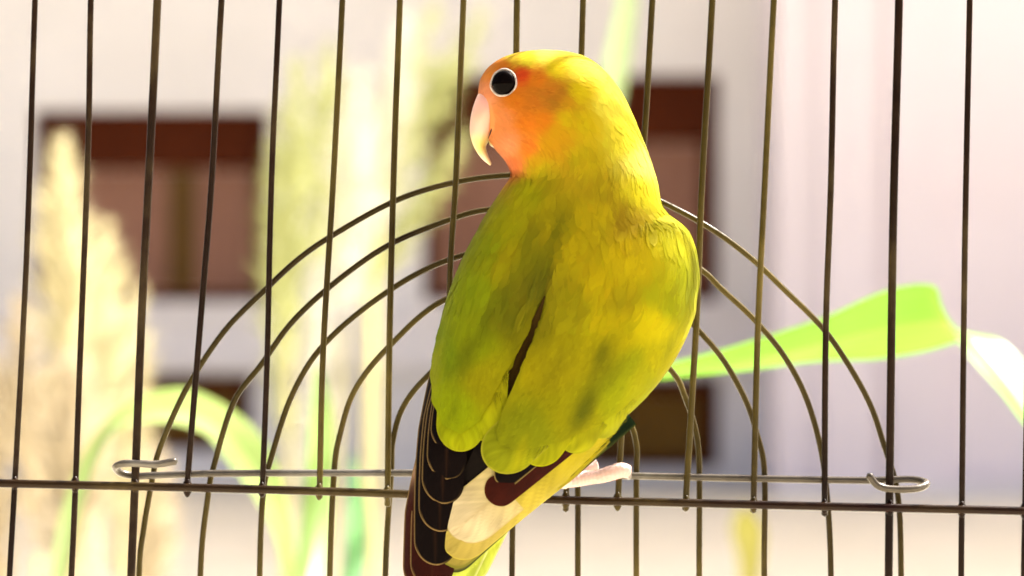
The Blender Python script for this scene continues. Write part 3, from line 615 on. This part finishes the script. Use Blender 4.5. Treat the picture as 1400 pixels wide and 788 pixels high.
flight(wr_, (800, 575), (617, 725), 38, 2.4, cl(176, 158, 40), c2=cl(206, 190, 148), rim=cl(184, 166, 104), edge=.05, shaft=cl(150, 124, 70))
flight(wr_, (850, 565), (612, 750), 32, 1.7, cl(178, 164, 22), c2=cl(176, 158, 76), rim=cl(190, 175, 70), edge=.06, bend=3, shaft=cl(120, 100, 30))
flight(wr_, (855, 570), (606, 763), 28, 1.0, cl(140, 132, 28), c2=cl(150, 136, 60), rim=OLV, edge=.16, bend=6)
flight(wr_, (862, 570), (606, 770), 26, .3, DGR, c2=cl(120, 112, 50), rim=cl(60, 66, 30), edge=.2, bend=9)
# tail
for base, tip, hw, lay in [((690, 650), (618, 800), 24, -1.2), ((670, 650), (600, 806), 22, -.8), ((710, 650), (640, 790), 20, -1.8)]:
    flight(bird, base, tip, hw, lay, YG, c2=TAIL, rim=cl(215, 222, 140), edge=.12, name='tail_feather')

# small coverts that run on over the bases of the big wing feathers
def inside(px, py, poly):
    r = np.zeros(px.shape, bool); n = len(poly)
    for i in range(n):
        (x1, y1), (x2, y2) = poly[i], poly[(i+1) % n]
        if y1 == y2: continue
        r ^= ((y1 > py) != (y2 > py)) & (px < (x2-x1)*(py-y1)/(y2-y1)+x1)
    return r
def coverts(parent, poly, n):
    P_ = np.array(poly, float); px = rng.uniform(P_[:, 0].min(), P_[:, 0].max(), n); py = rng.uniform(P_[:, 1].min(), P_[:, 1].max(), n)
    L = rng.uniform(5.0, 8.5, n)*1e-3; f = flow(px, py) + rng.normal(0, .05, (n, 2)); f /= np.linalg.norm(f, axis=1)[:, None]
    tx = px + f[:, 0]*L/SB; ty = py + f[:, 1]*L/SB
    k = inside(px, py, poly) & inside(tx, ty, poly); px, py, L, f = px[k], py[k], L[k], f[k]; N = len(px); Wd = L*rng.uniform(.13, .20, N)
    h = rng.uniform(0, .22, N); sd = np.stack([-f[:, 1], f[:, 0]], 1)
    hh = lambda x, y: env(x, y) - np.interp(y, [430, 480, 560, 640], [-.3, 1.1, 2.3, 2.5])
    vv = [0, .3, .6, .85, 1.0]; prof = [.5, .95, 1.0, .68, .06]; V = np.zeros((N, 15, 3)); UV = np.zeros((N, 15, 2)); BN = np.zeros((N, 15, 3)); C = np.zeros((N, 15, 3))
    jit = rng.normal(1, .05, N)[:, None]
    e = 3.0; gx_ = (hh(px+e, py)-hh(px-e, py))*1e-3/(2*e*SB); gy_ = (hh(px, py+e)-hh(px, py-e))*1e-3/(2*e*SB)
    nrm = np.stack([gx_, -np.ones(N), -gy_], 1); nrm /= np.linalg.norm(nrm, axis=1)[:, None]
    for i, (v, w) in enumerate(zip(vv, prof)):
        for j, u in enumerate((-1, 0, 1)):
            x = px + f[:, 0]*L/SB*v + sd[:, 0]*Wd/SB*w*u; y = py + f[:, 1]*L/SB*v + sd[:, 1]*Wd/SB*w*u
            V[:, i*3+j] = B(x, y, hh(x, y) - h*(.3+v) - .05*(1-abs(u))); UV[:, i*3+j] = ((u+1)/2, v); BN[:, i*3+j] = nrm; C[:, i*3+j] = plumage(x, y)*jit
    Fq = [(i*3+j, i*3+j+1, (i+1)*3+j+1, (i+1)*3+j) for i in range(4) for j in range(2)]
    Fq = (np.arange(N)[:, None, None]*15 + np.array(Fq)[None]).reshape(-1, 4)
    o = mk('covert_feathers', V.reshape(-1, 3), Fq, M_FEATHER, parent, col=C.reshape(-1, 3), uv=UV.reshape(-1, 2), bn=BN.reshape(-1, 3)); o['kind'] = 'stuff'
coverts(wl_, [(612, 430), (598, 470), (593, 520), (598, 556), (609, 580), (630, 590), (650, 578), (666, 552), (682, 516), (702, 480), (728, 432)], 9000)
coverts(wr_, [(748, 432), (722, 492), (702, 542), (682, 576), (680, 600), (704, 612), (760, 600), (804, 582), (838, 562), (862, 540), (890, 524), (925, 470), (935, 435)], 16000)

# beak: loft between outer and inner edges in the plane of the head
def loft(pairs, cY, name, parent, mat, cols, sides=24, n=40):
    q = catmull([(a[0][0], a[0][1], a[1][0], a[1][1], a[2], *c) for a, c in zip(pairs, cols)], n); V = []; C = []; F = []
    for r in q:
        o = B(r[0], r[1], cY); i_ = B(r[2], r[3], cY); c0 = (o+i_)/2; e = (o-i_)/2
        for k in range(sides):
            t = 2*math.pi*k/sides; V.append(c0 + e*math.cos(t) + np.array((0, max(r[4], .1)*.5e-3*math.sin(t), 0))); C.append(np.clip(r[5:8], 0, 1))
    for i in range(n-1):
        for k in range(sides): F.append((i*sides+k, i*sides+(k+1) % sides, (i+1)*sides+(k+1) % sides, (i+1)*sides+k))
    V += [sum(V[:sides])/sides, sum(V[-sides:])/sides]; C += [C[0], C[-1]]; m = n*sides
    for k in range(sides): F.append((m, (k+1) % sides, k)); F.append((m+1, (n-1)*sides+k, (n-1)*sides+(k+1) % sides))
    F = [tuple(reversed(f)) for f in F]
    return mk(name, V, F, mat, parent, col=C)
pk = cl(240, 178, 160); pk2 = cl(240, 186, 158); hn = cl(228, 204, 120); wt = cl(240, 228, 180)
beak = loft([((657, 120), (684, 126), 12), ((649, 138), (686, 148), 15.5), ((643.5, 158), (684, 166), 15.5), ((642, 178), (677, 181), 13), ((645.5, 195), (668, 193), 9.2), ((652, 208), (664.5, 201), 6.2), ((660, 218), (667, 211), 3.4), ((670, 226), (672, 223), .8)], -36.5, 'beak', bird, M_BEAK, [pk, pk, pk2, pk2, hn, hn, wt, wt])
loft([((676, 170), (692, 190), 8), ((670, 183), (686, 202), 7.4), ((668, 191), (680, 204), 5.6), ((668.5, 197), (672, 200), 2.4)], -36.5, 'lower_mandible', beak, M_BEAK, [pk2, hn, hn, wt], n=24)
for s in (-1, 1):
    nost = B(659, 132, -36.5 + s*4.2); V, F = tube([nost + np.array((-.5e-3, 0, .3e-3)), nost, nost + np.array((.6e-3, 0, -.4e-3))], .45e-3, 8); mk('nostril', V, F, plain('nostril skin', (.55, .33, .27)), beak)

mk('gape', *tube([B(678, 163, -43.2), B(675, 172, -43.6), B(671, 181, -43.2), B(667.5, 190, -41.6)], [.12e-3, .24e-3, .22e-3, .1e-3], 8), plain('gape crease', (.05, .02, .012), .7, .1), beak)
# eyes on both sides of the head
def sphere(c, r, sq=1.0, nrm=None, nu=28, nv=18):
    V = []; F = []; nrm = np.array(nrm, float); nrm /= np.linalg.norm(nrm); a = np.cross(nrm, (0, 0, 1)); a /= np.linalg.norm(a); b = np.cross(nrm, a)
    for i in range(nv+1):
        ph = math.pi*i/nv
        for j in range(nu): t = 2*math.pi*j/nu; V.append(c + nrm*(r*sq*math.cos(ph)) + (a*math.cos(t)+b*math.sin(t))*r*math.sin(ph))
    for i in range(nv):
        for j in range(nu): F.append((i*nu+j, (i+1)*nu+j, (i+1)*nu+(j+1) % nu, i*nu+(j+1) % nu))
    return V, F
for s in (1, -1):
    th_e = None
    l, r = fl(116.), fr(116.); t = (689-(l+r)/2)/((r-l)/2); Ye = fc(116.) - s*fh(116.)*(1-abs(t)**PEX)**(1/PEX)
    c = B(689, 116, Ye); nrm = (-.38, -s*.92, .05)
    eye = mk('eye', *sphere(c + np.array(nrm)*.2e-3, 3.25e-3, .62, nrm), M_EYE, bird)
    nv_ = np.array(nrm)/np.linalg.norm(nrm); a = np.cross(nv_, (0, 0, 1)); a /= np.linalg.norm(a); b = np.cross(nv_, a)
    ring = [c + nv_*(.18 - .34*((a*math.cos(x)+b*math.sin(x)).dot((.55, 0, .75))) + .08*math.sin(x*5))*1e-3 + (a*math.cos(x)+b*math.sin(x))*(3.48+.08*math.sin(x*3)+.05*math.sin(x*7))*1e-3 for x in np.linspace(0, 2*np.pi, 41)]
    mk('eye_ring', *tube(ring, .30e-3, 10, smooth_path=False, cap=False), M_RING, eye)

# the foot that shows: toes laid along the bars
def flesh(name, pts, rad, parent, mat=None, c=cl(232, 196, 184), sides=14):
    V, F = tube([P(x, y, d*1e-3) for x, y, d in pts], np.interp(np.linspace(0, 1, 60), np.linspace(0, 1, len(rad)), rad)*(1+.014*np.sin(np.arange(60)*1.5))*1e-3, sides, n=60); V = np.array(V)
    if mat: return mk(name, V, F, mat, parent)
    C = np.array([c*(1+.06*math.sin(i*.13)) for i in range(len(V))]); return mk(name, V, F, M_FOOT, parent, col=C)
ft = flesh('foot', [(742, 600, -24), (752, 630, -18), (762, 652, -11), (772, 657, -7)], [2.9, 2.4, 2.3, 2.4], bird)
flesh('toe', [(766, 657, -7), (784, 657, -6.2), (800, 654, -5.6), (818, 652, -5.4), (836, 647, -5.2), (850, 643, -4.8), (858, 645, -4.0)], [2.2, 1.9, 2.0, 1.8, 2.05, 2.15, 1.9], ft)
flesh('toe', [(764, 654, -6.5), (782, 646, -4), (796, 638, -1.5), (808, 635, 1.5), (812, 640, 4.6)], [2.1, 1.8, 1.7, 1.8, 1.4], ft)
flesh('toe', [(760, 656, -8), (748, 660, -6), (738, 655, -5), (728, 650, -4.5)], [2.1, 1.8, 1.8, 1.5], ft)
flesh('claw', [(856, 647, -3.6), (860, 651, -1.8), (859, 656, .4)], [1.0, .7, .2], ft, M_CLAW); flesh('claw', [(812, 639, 4.4), (812, 647, 6.8), (810, 655, 7.2)], [1.0, .7, .2], ft, M_CLAW)
f2 = flesh('foot', [(705, 600, -24), (698, 630, -18), (690, 648, -11), (684, 655, -7)], [2.9, 2.4, 2.3, 2.4], bird)
flesh('toe', [(688, 655, -7), (672, 655, -6), (655, 652, -5.4), (640, 648, -4.6)], [2.2, 1.9, 2.0, 1.6], f2)
flesh('toe', [(686, 652, -6.5), (676, 643, -3), (670, 637, 1), (668, 642, 4.6)], [2.1, 1.8, 1.7, 1.4], f2)
print('feathers', n_feathers)
